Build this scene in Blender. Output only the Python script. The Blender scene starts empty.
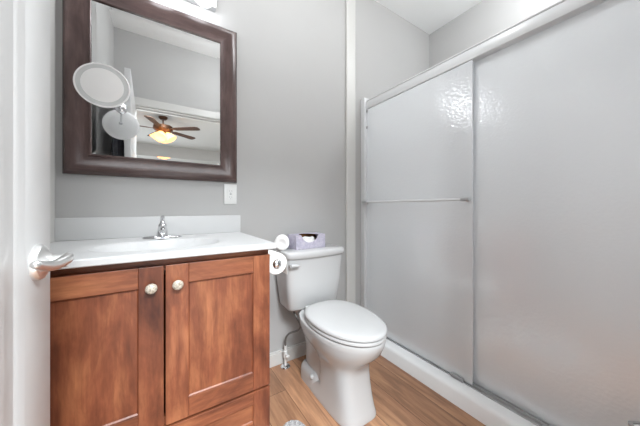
import bpy, bmesh, math, random
from mathutils import Vector, Matrix
random.seed(7)
C = bpy.context.scene.collection
SC = bpy.context.scene
PI = math.pi

# ------------------------------------------------------------------ camera, world, lights, exposure
CAM_H = 1.014
cam_d = bpy.data.cameras.new('camera')
cam_d.sensor_width = 36.0
cam_d.lens = 248.0 * 36.0 / 640.0
cam_d.shift_y = -5.5 / 640.0
cam_d.clip_start = 0.02
cam = bpy.data.objects.new('camera', cam_d)
cam.location = (0, 0, CAM_H)
cam.rotation_euler = (PI / 2, 0, -math.radians(32.83))
C.objects.link(cam)
SC.camera = cam

world = bpy.data.worlds.new('world')
SC.world = world
world.use_nodes = True
world.node_tree.nodes['Background'].inputs[0].default_value = (0.75, 0.85, 1.0, 1)
world.node_tree.nodes['Background'].inputs[1].default_value = 0.6

def area(name, loc, rot, sx, sy, power, col=(1, 1, 1), shape='RECTANGLE'):
    d = bpy.data.lights.new(name, 'AREA')
    d.shape = shape; d.size = sx; d.size_y = sy; d.energy = power; d.color = col
    o = bpy.data.objects.new(name, d); o.location = loc; o.rotation_euler = rot
    C.objects.link(o)
    return o
def point(name, loc, radius, power, col=(1, 1, 1)):
    d = bpy.data.lights.new(name, 'POINT')
    d.shadow_soft_size = radius; d.energy = power; d.color = col
    o = bpy.data.objects.new(name, d); o.location = loc
    C.objects.link(o)
    return o
point('added_ceiling_fill', (0.66, 0.72, 2.50), 0.10, 12.0, (0.95, 0.98, 1.0))  # unseen lamp added as general fill for the bathroom
point('added_shower_fill', (1.80, 0.45, 2.56), 0.08, 12.0, (0.95, 0.98, 1.0))  # unseen lamp added to brighten the shower
area('added_far_wall_fill', (-0.35, -5.10, 1.30), (-PI / 2, 0, PI), 1.9, 1.5, 22.0, (0.90, 0.96, 1.0))  # added fill aimed through the doorway, set before the added window
area('added_doorway_fill', (0.10, -1.3, 2.70), (0, 0, 0), 1.1, 1.1, 172.0, (0.90, 0.96, 1.0), 'DISK')  # added fill over the bedroom side of the doorway, no fixture built
SC.cycles.diffuse_bounces = 8
SC.cycles.max_bounces = 14
SC.cycles.transmission_bounces = 10
SC.cycles.sample_clamp_indirect = 6.0
SC.view_settings.view_transform = 'Standard'
SC.view_settings.look = 'None'
SC.view_settings.gamma = 1.0
SC.view_settings.use_curve_mapping = False
SC.view_settings.exposure = 0.44

# ------------------------------------------------------------------ materials
def srgb(r, g, b):
    def f(c):
        c /= 255.0
        return c / 12.92 if c <= 0.04045 else ((c + 0.055) / 1.055) ** 2.4
    return (f(r), f(g), f(b), 1.0)

class NT:
    def __init__(self, name):
        self.m = bpy.data.materials.new(name); self.m.use_nodes = True
        self.t = self.m.node_tree
        self.b = self.t.nodes['Principled BSDF']
        self.out = self.t.nodes['Material Output']
    def n(self, kind, **kw):
        x = self.t.nodes.new(kind)
        for k, v in kw.items():
            setattr(x, k, v)
        return x
    def l(self, a, b):
        self.t.links.new(a, b)
    def coords(self, scale=(1, 1, 1), rot=(0, 0, 0), loc=(0, 0, 0)):
        tc = self.n('ShaderNodeTexCoord'); mp = self.n('ShaderNodeMapping')
        mp.inputs['Scale'].default_value = scale; mp.inputs['Rotation'].default_value = rot
        mp.inputs['Location'].default_value = loc
        self.l(tc.outputs['Object'], mp.inputs['Vector'])
        return mp.outputs['Vector']
    def noise(self, vec, scale, detail=4, rough=0.5, dist=0.0):
        x = self.n('ShaderNodeTexNoise')
        x.inputs['Scale'].default_value = scale; x.inputs['Detail'].default_value = detail
        x.inputs['Roughness'].default_value = rough; x.inputs['Distortion'].default_value = dist
        self.l(vec, x.inputs['Vector'])
        return x.outputs['Fac']
    def ramp(self, fac, stops):
        r = self.n('ShaderNodeValToRGB'); e = r.color_ramp.elements
        while len(e) < len(stops): e.new(0.5)
        for k, (p, c) in enumerate(stops):
            e[k].position = p; e[k].color = c
        self.l(fac, r.inputs['Fac'])
        return r.outputs['Color']
    def mix(self, fac, a, b, mode='MIX'):
        x = self.n('ShaderNodeMix', data_type='RGBA', blend_type=mode)
        if hasattr(fac, 'links'): self.l(fac, x.inputs[0])
        else: x.inputs[0].default_value = fac
        for v, s in ((a, x.inputs[6]), (b, x.inputs[7])):
            if hasattr(v, 'links'): self.l(v, s)
            else: s.default_value = v
        return x.outputs[2]
    def bump(self, h, strength, dist=0.002):
        x = self.n('ShaderNodeBump'); x.inputs['Strength'].default_value = strength
        x.inputs['Distance'].default_value = dist
        self.l(h, x.inputs['Height'])
        return x.outputs['Normal']
    def set(self, **kw):
        for k, v in kw.items():
            self.b.inputs[k.replace('_', ' ')].default_value = v
        return self

def plain(name, rgb, rough=0.5, metal=0.0, var=0.03, scale=6.0, bump=0.0, bscale=200.0, **kw):
    t = NT(name)
    t.set(Roughness=rough, Metallic=metal, **kw)
    v = t.coords()
    c = srgb(*rgb)
    lo = tuple(x * (1 - var) for x in c[:3]) + (1,); hi = tuple(min(1, x * (1 + var)) for x in c[:3]) + (1,)
    t.l(t.ramp(t.noise(v, scale, 3), [(0.35, lo), (0.65, hi)]), t.b.inputs['Base Color'])
    if bump:
        t.l(t.bump(t.noise(v, bscale, 2), bump, 0.001), t.b.inputs['Normal'])
    return t.m

def wood(name, axis, dark, mid, light, rough=0.42, seed=0.0, contrast=1.0):
    """stained wood: grain stretched along one axis ('X', 'Y' or 'Z')"""
    t = NT(name)
    st = {'X': (0.10, 1, 1), 'Y': (1, 0.10, 1), 'Z': (1, 1, 0.10)}[axis]
    bl = {'X': (0.30, 1, 1), 'Y': (1, 0.30, 1), 'Z': (1, 1, 0.30)}[axis]
    v = t.coords(st, loc=(seed, seed * 1.7, seed * 0.6))
    v2 = t.coords(bl, loc=(seed * 2.1, seed, seed))
    fine = t.noise(v, 85, 5, 0.65, 0.6)
    wide = t.noise(v, 24, 4, 0.6, 0.5)
    blot = t.noise(v2, 11.0, 5, 0.62, 0.4)
    base = t.ramp(blot, [(0.28, srgb(*dark)), (0.50, srgb(*mid)), (0.72, srgb(*light))])
    w = t.ramp(wide, [(0.30, (0.62, 0.56, 0.52, 1)), (0.52, (1, 1, 1, 1)), (0.75, (1.12, 1.1, 1.05, 1))])
    f = t.ramp(fine, [(0.32, (0.70, 0.66, 0.64, 1)), (0.66, (1.10, 1.09, 1.08, 1))])
    c1 = t.mix(0.75 * contrast, base, w, 'MULTIPLY')
    c2 = t.mix(0.8, c1, f, 'MULTIPLY')
    t.l(c2, t.b.inputs['Base Color'])
    t.set(Roughness=rough)
    t.l(t.bump(fine, 0.06, 0.001), t.b.inputs['Normal'])
    return t.m

M = {}
M['wall'] = plain('wall_paint', (178, 177, 176), 0.7, var=0.012, scale=2.0, bump=0.10, bscale=260)
M['ceiling'] = plain('ceiling_paint', (240, 240, 239), 0.8, var=0.01, scale=2.0, bump=0.12, bscale=180)
M['trim'] = plain('trim_paint', (202, 201, 198), 0.35, var=0.01, scale=4)
M['door'] = plain('door_paint', (203, 203, 203), 0.35, var=0.01, scale=3)
M['marble'] = plain('cultured_marble', (202, 202, 202), 0.32, var=0.012, scale=5)
M['porcelain'] = plain('porcelain', (199, 199, 199), 0.10, var=0.006, scale=3)
M['seat'] = plain('seat_plastic', (197, 197, 197), 0.22, var=0.006, scale=3)
M['plastic'] = plain('white_plastic', (226, 226, 224), 0.3, var=0.01)
M['paper'] = plain('tissue_paper', (240, 239, 237), 0.9, var=0.012, scale=40, bump=0.15, bscale=120)
M['card'] = plain('grey_cardboard', (150, 128, 104), 0.9)
M['chrome'] = plain('chrome', (225, 226, 228), 0.10, 1.0, var=0.01)
M['nickel'] = plain('satin_nickel', (236, 236, 235), 0.30, 0.95, var=0.02, scale=30)
M['alu'] = plain('brushed_aluminium', (196, 197, 198), 0.35, 1.0, var=0.02)
M['frame_white'] = plain('white_enamelled_aluminium', (212, 213, 214), 0.3, 0.0, var=0.01)
M['pan'] = plain('shower_acrylic', (246, 247, 248), 0.2, var=0.006)
M['rubber'] = plain('grey_rubber', (158, 159, 160), 0.6)
M['hose'] = plain('braided_hose', (128, 128, 126), 0.4, 0.6, var=0.25, scale=500)
M['robe'] = plain('dark_grey_cloth', (84, 84, 90), 0.95, var=0.35, scale=9, bump=0.4, bscale=300)
M['bronze'] = plain('bronze_metal', (86, 58, 40), 0.4, 0.7, var=0.1)
M['bed_ceiling'] = plain('bedroom_ceiling_paint', (192, 190, 187), 0.8, var=0.01)
M['bed_wall'] = plain('bedroom_wall_paint', (186, 183, 180), 0.8, var=0.01)
M['carpet'] = plain('bedroom_carpet', (206, 203, 198), 1.0, var=0.1, scale=80)
M['bottle'] = plain('bottle_plastic', (246, 246, 246), 0.25)
M['bin_grey'] = plain('grey_plastic_edge', (150, 150, 150), 0.4)
M['bin'] = plain('pale_bin_plastic', (222, 222, 221), 0.35)
DK, MD, LT = (80, 39, 26), (135, 77, 52), (178, 115, 79)
M['wood_z'] = wood('stained_alder_upright', 'Z', DK, MD, LT, seed=0.0)
M['wood_z2'] = wood('stained_alder_upright_panel', 'Z', (94, 48, 32), (135, 77, 52), (174, 111, 75), seed=3.3)
M['wood_x'] = wood('stained_alder_level', 'X', (86, 44, 30), (142, 84, 57), (182, 119, 82), seed=1.2)
M['mframe_x'] = wood('espresso_frame_level', 'X', (70, 56, 55), (87, 70, 68), (104, 85, 83), 0.27, 2.0, 0.45)
M['mframe_z'] = wood('espresso_frame_upright', 'Z', (70, 56, 55), (87, 70, 68), (104, 85, 83), 0.27, 4.0, 0.45)
M['blade'] = wood('fan_blade_wood', 'X', (50, 32, 20), (70, 44, 28), (90, 58, 36), 0.8)

def mat_floor():
    t = NT('wood_plank_floor')
    v = t.coords((1, 1, 1), (0, 0, PI / 2), (0.043, 0.021, 0))
    br = t.n('ShaderNodeTexBrick')
    br.inputs['Scale'].default_value = 1.0
    br.inputs['Brick Width'].default_value = 1.22; br.inputs['Row Height'].default_value = 0.152
    br.inputs['Mortar Size'].default_value = 0.0012; br.inputs['Mortar Smooth'].default_value = 0.1
    br.inputs['Bias'].default_value = 0.0
    br.inputs['Color1'].default_value = (0.0, 0, 0, 1); br.inputs['Color2'].default_value = (1, 1, 1, 1)
    br.inputs['Mortar'].default_value = (0.5, 0.5, 0.5, 1)
    br.offset = 0.37
    t.l(v, br.inputs['Vector'])
    g = t.coords((1, 0.085, 1))
    # shift the grain from plank to plank
    add = t.n('ShaderNodeVectorMath', operation='MULTIPLY_ADD')
    t.l(br.outputs['Color'], add.inputs[0]); add.inputs[1].default_value = (3.1, 2.3, 1.7); t.l(g, add.inputs[2])
    gv = add.outputs[0]
    wide = t.noise(gv, 16, 5, 0.6, 1.4)
    fine = t.noise(gv, 90, 4, 0.65, 0.5)
    base = t.ramp(wide, [(0.22, srgb(144, 110, 84)), (0.42, srgb(168, 126, 98)), (0.56, srgb(194, 148, 115)), (0.78, srgb(216, 172, 133))])
    tone = t.ramp(br.outputs['Color'], [(0.0, (0.66, 0.63, 0.61, 1)), (1.0, (1.04, 1.02, 1.0, 1))])
    c = t.mix(0.9, base, tone, 'MULTIPLY')
    f = t.ramp(fine, [(0.3, (0.72, 0.70, 0.68, 1)), (0.7, (1.08, 1.07, 1.06, 1))])
    c = t.mix(0.7, c, f, 'MULTIPLY')
    c = t.mix(br.outputs['Fac'], c, srgb(74, 48, 34))
    t.l(c, t.b.inputs['Base Color'])
    t.set(Roughness=0.36)
    t.l(t.bump(fine, 0.08, 0.001), t.b.inputs['Normal'])
    return t.m
M['floor'] = mat_floor()

def mat_mirror(name, rough=0.0, col=(0.93, 0.94, 0.94, 1)):
    t = NT(name); t.set(Metallic=1.0, Roughness=rough)
    t.b.inputs['Base Color'].default_value = col
    return t.m
M['mirror'] = mat_mirror('mirror_silver')
M['mag_glass'] = mat_mirror('magnifying_mirror_silver', 0.30, (0.97, 0.97, 0.97, 1))
M['mag_glass'].node_tree.nodes['Principled BSDF'].inputs['Metallic'].default_value = 0.25

def mat_shower_glass():
    """obscure glass: milky body that still lets soft shapes through, pebbled shiny face"""
    t = NT('obscure_shower_glass')
    v = t.coords((1, 1, 1))
    peb = t.n('ShaderNodeTexVoronoi'); peb.inputs['Scale'].default_value = 88.0
    peb.feature = 'SMOOTH_F1'; peb.inputs['Smoothness'].default_value = 0.6
    t.l(v, peb.inputs['Vector'])
    n2 = t.noise(v, 55, 3, 0.5, 0.6)
    mth = t.n('ShaderNodeMath', operation='ADD'); t.l(peb.outputs['Distance'], mth.inputs[0]); t.l(n2, mth.inputs[1])
    nb = t.bump(mth.outputs[0], 0.15, 0.006)
    t.b.inputs['Base Color'].default_value = (0.93, 0.935, 0.935, 1)
    t.set(Roughness=0.16, IOR=1.12, Transmission_Weight=1.0)
    t.l(nb, t.b.inputs['Normal'])
    tr = t.n('ShaderNodeBsdfTranslucent'); tr.inputs['Color'].default_value = (0.86, 0.865, 0.865, 1)
    df = t.n('ShaderNodeBsdfDiffuse'); df.inputs['Color'].default_value = (0.95, 0.975, 1.0, 1)
    m1 = t.n('ShaderNodeMixShader'); m1.inputs[0].default_value = 0.88
    t.l(tr.outputs[0], m1.inputs[1]); t.l(df.outputs[0], m1.inputs[2])
    m2 = t.n('ShaderNodeMixShader'); m2.inputs[0].default_value = 0.76
    t.l(t.b.outputs[0], m2.inputs[1]); t.l(m1.outputs[0], m2.inputs[2])
    gl = t.n('ShaderNodeBsdfGlossy'); gl.inputs['Roughness'].default_value = 0.07
    t.l(nb, gl.inputs['Normal'])
    m3 = t.n('ShaderNodeMixShader'); m3.inputs[0].default_value = 0.19
    t.l(m2.outputs[0], m3.inputs[1]); t.l(gl.outputs[0], m3.inputs[2])
    t.l(m3.outputs[0], t.out.inputs['Surface'])
    return t.m
M['obscure'] = mat_shower_glass()

def mat_emit(name, col, strength):
    t = NT(name)
    t.b.inputs['Base Color'].default_value = col
    t.b.inputs['Emission Color'].default_value = col
    t.set(Emission_Strength=strength, Roughness=0.3)
    return t.m
M['globe'] = mat_emit('lit_white_globe', (0.93, 0.96, 1.0, 1), 8.0)
M['amber'] = mat_emit('lit_amber_glass', (1.0, 0.52, 0.17, 1), 1.5)
M['lens'] = mat_emit('added_fixture_glow', (1.0, 0.97, 0.93, 1), 1.5)  # glow for the added ceiling fixtures

def mat_tissue_box():
    t = NT('lilac_printed_box')
    v = t.coords()
    n = t.noise(v, 34, 3, 0.6, 1.6)
    t.l(t.ramp(n, [(0.36, srgb(172, 167, 184)), (0.50, srgb(184, 179, 196)), (0.64, srgb(196, 191, 202)), (0.78, srgb(192, 182, 184))]), t.b.inputs['Base Color'])
    t.set(Roughness=0.55)
    return t.m
M['tissue_box'] = mat_tissue_box()

def mat_mat():
    t = NT('grey_shag')
    v = t.coords()
    n = t.noise(v, 150, 4, 0.7)
    t.l(t.ramp(n, [(0.3, srgb(120, 118, 118)), (0.7, srgb(206, 204, 204))]), t.b.inputs['Base Color'])
    t.set(Roughness=1.0)
    return t.m
M['shag'] = mat_mat()

def mat_knob():
    t = NT('engraved_nickel_knob')
    v = t.coords()
    n = t.noise(v, 190, 2, 0.5, 1.0)
    t.l(t.ramp(n, [(0.40, srgb(158, 148, 134)), (0.54, srgb(208, 199, 184))]), t.b.inputs['Base Color'])
    t.set(Roughness=0.45, Metallic=0.25)
    t.l(t.bump(n, 0.3, 0.001), t.b.inputs['Normal'])
    return t.m
M['knob'] = mat_knob()

# ------------------------------------------------------------------ mesh helpers (all in world metres)
def box(bm, x0, x1, y0, y1, z0, z1, bevel=0.0, seg=2, mi=0):
    r = bmesh.ops.create_cube(bm, size=1.0, matrix=Matrix.Translation(((x0 + x1) / 2, (y0 + y1) / 2, (z0 + z1) / 2)) @ Matrix.Diagonal((abs(x1 - x0), abs(y1 - y0), abs(z1 - z0), 1)))
    vs = set(r['verts'])
    fs = set(f for v in vs for f in v.link_faces)
    for f in fs: f.material_index = mi
    if bevel:
        es = list(set(e for v in vs for e in v.link_edges))
        rr = bmesh.ops.bevel(bm, geom=es, offset=bevel, segments=seg, profile=0.5, affect='EDGES')
        for f in rr['faces']: f.material_index = mi
    return bm

def loft(bm, rings, cap0=True, cap1=True, closed=True, mi=0):
    R = [[bm.verts.new(p) for p in ring] for ring in rings]
    n = len(R[0])
    for a, b in zip(R[:-1], R[1:]):
        for k in range(n if closed else n - 1):
            f = bm.faces.new((a[k], a[(k + 1) % n], b[(k + 1) % n], b[k])); f.material_index = mi
    if cap0:
        f = bm.faces.new(list(reversed(R[0]))); f.material_index = mi
    if cap1:
        f = bm.faces.new(R[-1]); f.material_index = mi
    return bm

def lathe(bm, prof, origin, axis=(0, 0, 1), n=32, mi=0):
    """prof: list of (radius, height along axis)"""
    ax = Vector(axis).normalized()
    u = ax.orthogonal().normalized(); w = ax.cross(u)
    o = Vector(origin)
    rings = []
    for r, h in prof:
        rings.append([o + ax * h + (u * math.cos(2 * PI * k / n) + w * math.sin(2 * PI * k / n)) * max(r, 1e-5) for k in range(n)])
    return loft(bm, rings, True, True, True, mi)

def tube(bm, pts, rad, n=12, flat=1.0, mi=0):
    P = [Vector(p) for p in pts]
    R = rad if isinstance(rad, (list, tuple)) else [rad] * len(P)
    T = []
    for i in range(len(P)):
        a = P[max(0, i - 1)]; b = P[min(len(P) - 1, i + 1)]
        T.append((b - a).normalized())
    ref = Vector((0, 0, 1)) if abs(T[0].z) < 0.9 else Vector((1, 0, 0))
    u = (ref - T[0] * ref.dot(T[0])).normalized()
    rings = []
    for i in range(len(P)):
        u = (u - T[i] * u.dot(T[i])).normalized()
        w = T[i].cross(u)
        rings.append([P[i] + (u * math.cos(2 * PI * k / n) + w * math.sin(2 * PI * k / n) * flat) * R[i] for k in range(n)])
    return loft(bm, rings, True, True, True, mi)

def smooth_path(pts, sub=6):
    """Catmull-Rom through the points"""
    P = [Vector(p) for p in pts]
    P = [P[0] * 2 - P[1]] + P + [P[-1] * 2 - P[-2]]
    out = []
    for i in range(1, len(P) - 2):
        for s in range(sub):
            t = s / sub
            out.append(0.5 * ((2 * P[i]) + (-P[i - 1] + P[i + 1]) * t + (2 * P[i - 1] - 5 * P[i] + 4 * P[i + 1] - P[i + 2]) * t * t + (-P[i - 1] + 3 * P[i] - 3 * P[i + 1] + P[i + 2]) * t ** 3))
    out.append(P[-2])
    return out

def sphere(bm, c, r, sx=1, sy=1, sz=1, seg=24, mi=0):
    rr = bmesh.ops.create_uvsphere(bm, u_segments=seg, v_segments=seg // 2, radius=1.0, matrix=Matrix.Translation(c) @ Matrix.Diagonal((r * sx, r * sy, r * sz, 1)))
    for v in rr['verts']:
        for f in v.link_faces: f.material_index = mi
    return bm

def origin_of(o):
    v = Vector((0, 0, 0))
    while o is not None:
        v += o.location; o = o.parent
    return v

def obj(name, bm, mats, parent=None, loc=None, smooth=None):
    """ONE mesh object; the bmesh is in world metres"""
    bmesh.ops.recalc_face_normals(bm, faces=bm.faces[:])
    if loc is None: loc = Vector((0, 0, 0)) if parent else Vector((0, 0, 0))
    off = origin_of(parent) if parent else Vector(loc)
    bm.transform(Matrix.Translation(-off))
    me = bpy.data.meshes.new(name)
    bm.to_mesh(me); bm.free()
    for m in (mats if isinstance(mats, (list, tuple)) else [mats]): me.materials.append(m)
    o = bpy.data.objects.new(name, me)
    C.objects.link(o)
    if parent: o.parent = parent
    else: o.location = loc
    if smooth is not None:
        for p in me.polygons: p.use_smooth = True
        me.set_sharp_from_angle(angle=math.radians(smooth))
    return o

def tag(o, label, cat, group=None, kind=None):
    o['label'] = label; o['category'] = cat
    if group: o['group'] = group
    if kind: o['kind'] = kind
    return o

def thing(name, label, cat, loc, group=None):
    o = bpy.data.objects.new(name, None); o.empty_display_size = 0.05
    o.location = loc; C.objects.link(o)
    return tag(o, label, cat, group)

def struct(name, bm, mats, label, cat, parent=None, smooth=None):
    o = obj(name, bm, mats, parent, smooth=smooth)
    o['kind'] = 'structure'
    if parent is None:
        o['label'] = label; o['category'] = cat
    return o

def B(): return bmesh.new()

# ------------------------------------------------------------------ the room shell
XL, XR, YF, YB, H = -0.374, 2.277, -0.10, 1.50, 2.752
struct('floor', box(B(), XL - 0.12, XR + 0.1, YF - 0.12, YB + 0.1, -0.06, 0.0), M['floor'], 'warm brown wood plank floor running towards the back wall', 'floor')
struct('ceiling', box(B(), XL - 0.12, XR + 0.1, YF - 0.12, YB + 0.1, H, H + 0.08), M['ceiling'], 'flat white bathroom ceiling', 'ceiling')
struct('wall_back', box(B(), XL - 0.12, XR + 0.1, YB, YB + 0.1, 0, H), M['wall'], 'pale grey wall behind the vanity and toilet', 'wall')
struct('wall_left', box(B(), XL - 0.12, XL, YF, YB, 0, H), M['wall'], 'pale grey wall on the left, behind the open door', 'wall')
struct('wall_right', box(B(), XR, XR + 0.1, YF - 0.12, YB, 0, H), M['wall'], 'pale grey wall at the back of the shower', 'wall')
DX0, DX1, DZ = -0.222, 0.615, 2.045       # doorway
bm = B()
box(bm, XL - 0.12, DX0, YF - 0.12, YF, 0, H)
box(bm, DX1, XR, YF - 0.12, YF, 0, H)
box(bm, DX0, DX1, YF - 0.12, YF, DZ, H)
struct('wall_front', bm, M['wall'], 'pale grey wall with the doorway, seen in the mirror', 'wall')
# doorway casing with jambs
bm = B()
for y0, y1 in ((YF, YF + 0.016), (YF - 0.136, YF - 0.12)):
    box(bm, DX0 - 0.062, DX0 + 0.006, y0, y1, 0, DZ + 0.07, 0.004)
    box(bm, DX1 - 0.006, DX1 + 0.066, y0, y1, 0, DZ + 0.07, 0.004)
    box(bm, DX0 + 0.006, DX1 - 0.006, y0, y1, DZ - 0.006, DZ + 0.07, 0.004)
box(bm, DX0 - 0.001, DX0 + 0.016, YF - 0.12, YF, 0, DZ)
box(bm, DX1 - 0.016, DX1 + 0.001, YF - 0.12, YF, 0, DZ)
box(bm, DX0 + 0.016, DX1 - 0.016, YF - 0.12, YF, DZ - 0.016, DZ + 0.001)
box(bm, DX0 + 0.016, DX1 - 0.016, YF - 0.085, YF - 0.05, DZ - 0.028, DZ - 0.016)
box(bm, DX1 - 0.028, DX1 - 0.016, YF - 0.085, YF - 0.05, 0, DZ - 0.016)
struct('trim_2', bm, M['trim'], 'white casing around the doorway, seen in the mirror', 'trim')
# white strip on the back wall beside the shower
struct('trim_3', box(B(), XL, XL + 0.003, 1.395, 1.477, 0.8715, H, 0.001), M['trim'], 'narrow white upright board in the corner left of the mirror', 'trim')
struct('trim_1', box(B(), 1.201, 1.290, 1.482, YB, 0, H, 0.006), M['trim'], 'white upright board on the back wall left of the shower frame', 'trim')
bm = B()
box(bm, 0.30, 1.201, 1.486, YB, 0.0, 0.078, 0.002)
box(bm, 0.30, 1.201, 1.491, YB, 0.078, 0.088, 0.002)
struct('baseboard_back', bm, M['trim'], 'low white baseboard behind the toilet', 'baseboard')

# bedroom seen through the doorway in the mirror
BX0, BX1, BY0, BY1, BH = -2.6, 3.0, -5.2, YF - 0.12, 2.74
struct('floor', box(B(), BX0, BX1, BY0, BY1, -0.06, -0.002), M['carpet'], 'pale carpet of the bedroom beyond the doorway', 'floor')
struct('ceiling', box(B(), BX0, BX1, BY0, BY1, BH, BH + 0.08), M['bed_ceiling'], 'white bedroom ceiling carrying the fan, seen in the mirror', 'ceiling')
bm = B()
WX0, WX1, WZ0, WZ1 = -1.35, 0.65, 0.65, 2.20  # window opening added to let light into the bedroom
box(bm, BX0, WX0, BY0 - 0.1, BY0, 0, BH); box(bm, WX1, BX1, BY0 - 0.1, BY0, 0, BH)
box(bm, WX0, WX1, BY0 - 0.1, BY0, 0, WZ0); box(bm, WX0, WX1, BY0 - 0.1, BY0, WZ1, BH)
struct('wall_far', bm, M['bed_wall'], 'grey far wall of the bedroom, low in the mirror', 'wall')
struct('wall_bedroom_left', box(B(), BX0 - 0.1, BX0, BY0, BY1, 0, BH), M['bed_wall'], 'grey side wall of the bedroom left of the doorway', 'wall')
struct('wall_bedroom_right', box(B(), BX1, BX1 + 0.1, BY0, BY1, 0, BH), M['bed_wall'], 'grey side wall of the bedroom right of the doorway', 'wall')
bm = B()
for x0, x1, z0, z1 in ((WX0, WX0 + .05, WZ0, WZ1), (WX1 - .05, WX1, WZ0, WZ1), (WX0 + .05, WX1 - .05, WZ0, WZ0 + .05), (WX0 + .05, WX1 - .05, WZ1 - .05, WZ1), (-0.37, -0.33, WZ0 + .05, WZ1 - .05)):
    box(bm, x0, x1, BY0 - 0.08, BY0 - 0.02, z0, z1, 0.004)
struct('added_window_1', bm, M['trim'], 'white frame of a window added for light in the bedroom far wall', 'window')

# ------------------------------------------------------------------ the open door
DO = 0.80; DT = 0.037
fx, fy = -0.181, 0.697          # free edge, room side
hx, hy = -0.205, -0.098         # hinge edge, room side
dv = Vector((fx - hx, fy - hy, 0)).normalized(); nv = Vector((dv.y, -dv.x, 0))      # nv: towards the room
def D(s, o, z):                # s along the door from the free edge back, o out of the room-side face
    p = Vector((fx, fy, 0)) - dv * s + nv * o
    return Vector((p.x, p.y, z))
def dbox(bm, s0, s1, o0, o1, z0, z1, bevel=0.0):
    n0 = len(bm.verts)
    t = bmesh.new(); box(t, s0, s1, o0, o1, z0, z1, bevel)
    vm = {v: bm.verts.new(D(v.co.x, v.co.y, v.co.z)) for v in t.verts}
    for f in t.faces: bm.faces.new([vm[v] for v in f.verts])
    t.free()
bm = B()
ST = 0.100; Z0, Z1, Z2, Z3, Z4 = 0.012, 0.24, 0.52, 1.62, 1.90
ZT = 2.032
dbox(bm, 0, ST, -DT, 0, Z0, ZT, 0.0015)
dbox(bm, DO - ST, DO, -DT, 0, Z0, ZT, 0.0015)
for z0, z1 in ((Z0, 0.24), (0.50, 0.60), (1.52, 1.62), (1.90, ZT)):
    dbox(bm, ST, DO - ST, -DT, 0, z0, z1)
for z0, z1 in ((0.24, 0.50), (0.60, 1.52), (1.62, 1.90)):
    # moulded recess: sloping sticking, flat field, raised centre
    def fr(i, o): return [D(ST + i, o, z0 + i), D(DO - ST - i, o, z0 + i), D(DO - ST - i, o, z1 - i), D(ST + i, o, z1 - i)]
    loft(bm, [fr(0, 0), fr(0.010, -0.002), fr(0.018, -0.006), fr(0.030, -0.006), fr(0.052, -0.002), fr(0.056, -0.002)], False, True)
    loft(bm, [fr(0, -DT), fr(0.016, -DT + 0.010), fr(0.030, -DT + 0.010), fr(0.056, -DT + 0.003)], False, True)
door = struct('door_1', bm, M['door'], 'white panelled door standing open at the left edge', 'door', smooth=25)
HS, HZ = 0.058, 0.917
bm = B()
lathe(bm, [(0.0, 0.0), (0.0315, 0.0), (0.0315, 0.005), (0.029, 0.009), (0.022, 0.011), (0.016, 0.016), (0.0125, 0.020), (0.0125, 0.040), (0.0, 0.040)], D(HS, 0, HZ), nv, 36)
pts = smooth_path([D(HS - 0.004, 0.038, HZ + 0.004), D(HS + 0.010, 0.0415, HZ + 0.005), D(HS + 0.030, 0.041, HZ + 0.003), D(HS + 0.055, 0.036, HZ + 0.001), D(HS + 0.078, 0.031, HZ + 0.006), D(HS + 0.094, 0.029, HZ + 0.011)], 5)
n = len(pts)
tube(bm, pts, [0.0092 + 0.0010 * math.sin(PI * k / (n - 1)) - 0.0028 * (k / (n - 1)) for k in range(n)], 14)
sphere(bm, D(HS - 0.004, 0.038, HZ + 0.004), 0.0098, seg=18)
sphere(bm, pts[-1], 0.0064, seg=14)
hd = obj('door_handle', bm, M['nickel'], door, smooth=40); hd['label'] = 'satin nickel lever handle on a round rose'
bm = B()
for z in (0.25, 1.02, 1.80):
    tube(bm, [D(DO + 0.003, 0.006, z - 0.045), D(DO + 0.003, 0.006, z + 0.045)], 0.006, 10)
obj('hinge', bm, M['nickel'], door, smooth=40)

# dark cloth hanging on the far side of the door
bm = B()
rings = []
NR = 72
for i in range(26):
    t = i / 25
    z = 1.70 - 1.02 * t
    hl = 0.06 + 0.16 * min(1, t * 3.2) ** 0.7 + 0.02 * t
    ht = 0.020 + 0.022 * min(1, t * 4)
    cy, cx = 0.33, -0.292
    ring = []
    for k in range(NR):
        a = 2 * PI * k / NR
        c, s = math.cos(a), math.sin(a)
        fold = 1 + 0.24 * t ** 0.5 * math.sin(9 * a + 1.3 * math.sin(5 * t)) + 0.10 * math.sin(17 * a + 4 * t)
        ring.append((cx + ht * c * fold, cy + hl * s * (1 + 0.05 * math.sin(7 * a + 6 * t)), z + 0.012 * math.sin(4 * a)))
    rings.append(ring)
loft(bm, rings)
robe = obj('hanging_towel', bm, M['robe'], None, (-0.292, 0.33, 0.68), smooth=60)
tag(robe, 'dark grey towel hanging on the hidden side of the door, reflected in the mirror', 'towel')

# ------------------------------------------------------------------ vanity cabinet
VX0, VX1, VF = -0.362, 0.378, 0.962       # door face plane at VF
FF = 0.982                               # front of the face frame
CT = 0.848                               # underside of the top
van = thing('vanity_cabinet', 'reddish brown wooden vanity cabinet with two doors under the white sink top', 'cabinet', (0.008, 1.2, 0))
bm = B()
for x0 in (VX0, VX1 - 0.016):
    box(bm, x0, x0 + 0.016, FF + 0.018, 1.498, 0.105, CT, 0, mi=0)
    box(bm, x0, x0 + 0.016, FF + 0.075, 1.498, 0.0, 0.105, 0, mi=0)
box(bm, VX0 + 0.016, VX1 - 0.016, 1.486, 1.498, 0.1, CT, 0, mi=0)
box(bm, VX0 + 0.016, VX1 - 0.016, FF + 0.018, 1.486, 0.105, 0.12, 0, mi=1)
box(bm, VX0 + 0.016, VX1 - 0.016, FF + 0.075, FF + 0.09, 0.0, 0.105, 0, mi=1)
obj('carcass', bm, [M['wood_z'], M['wood_x']], van)
bm = B()
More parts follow.
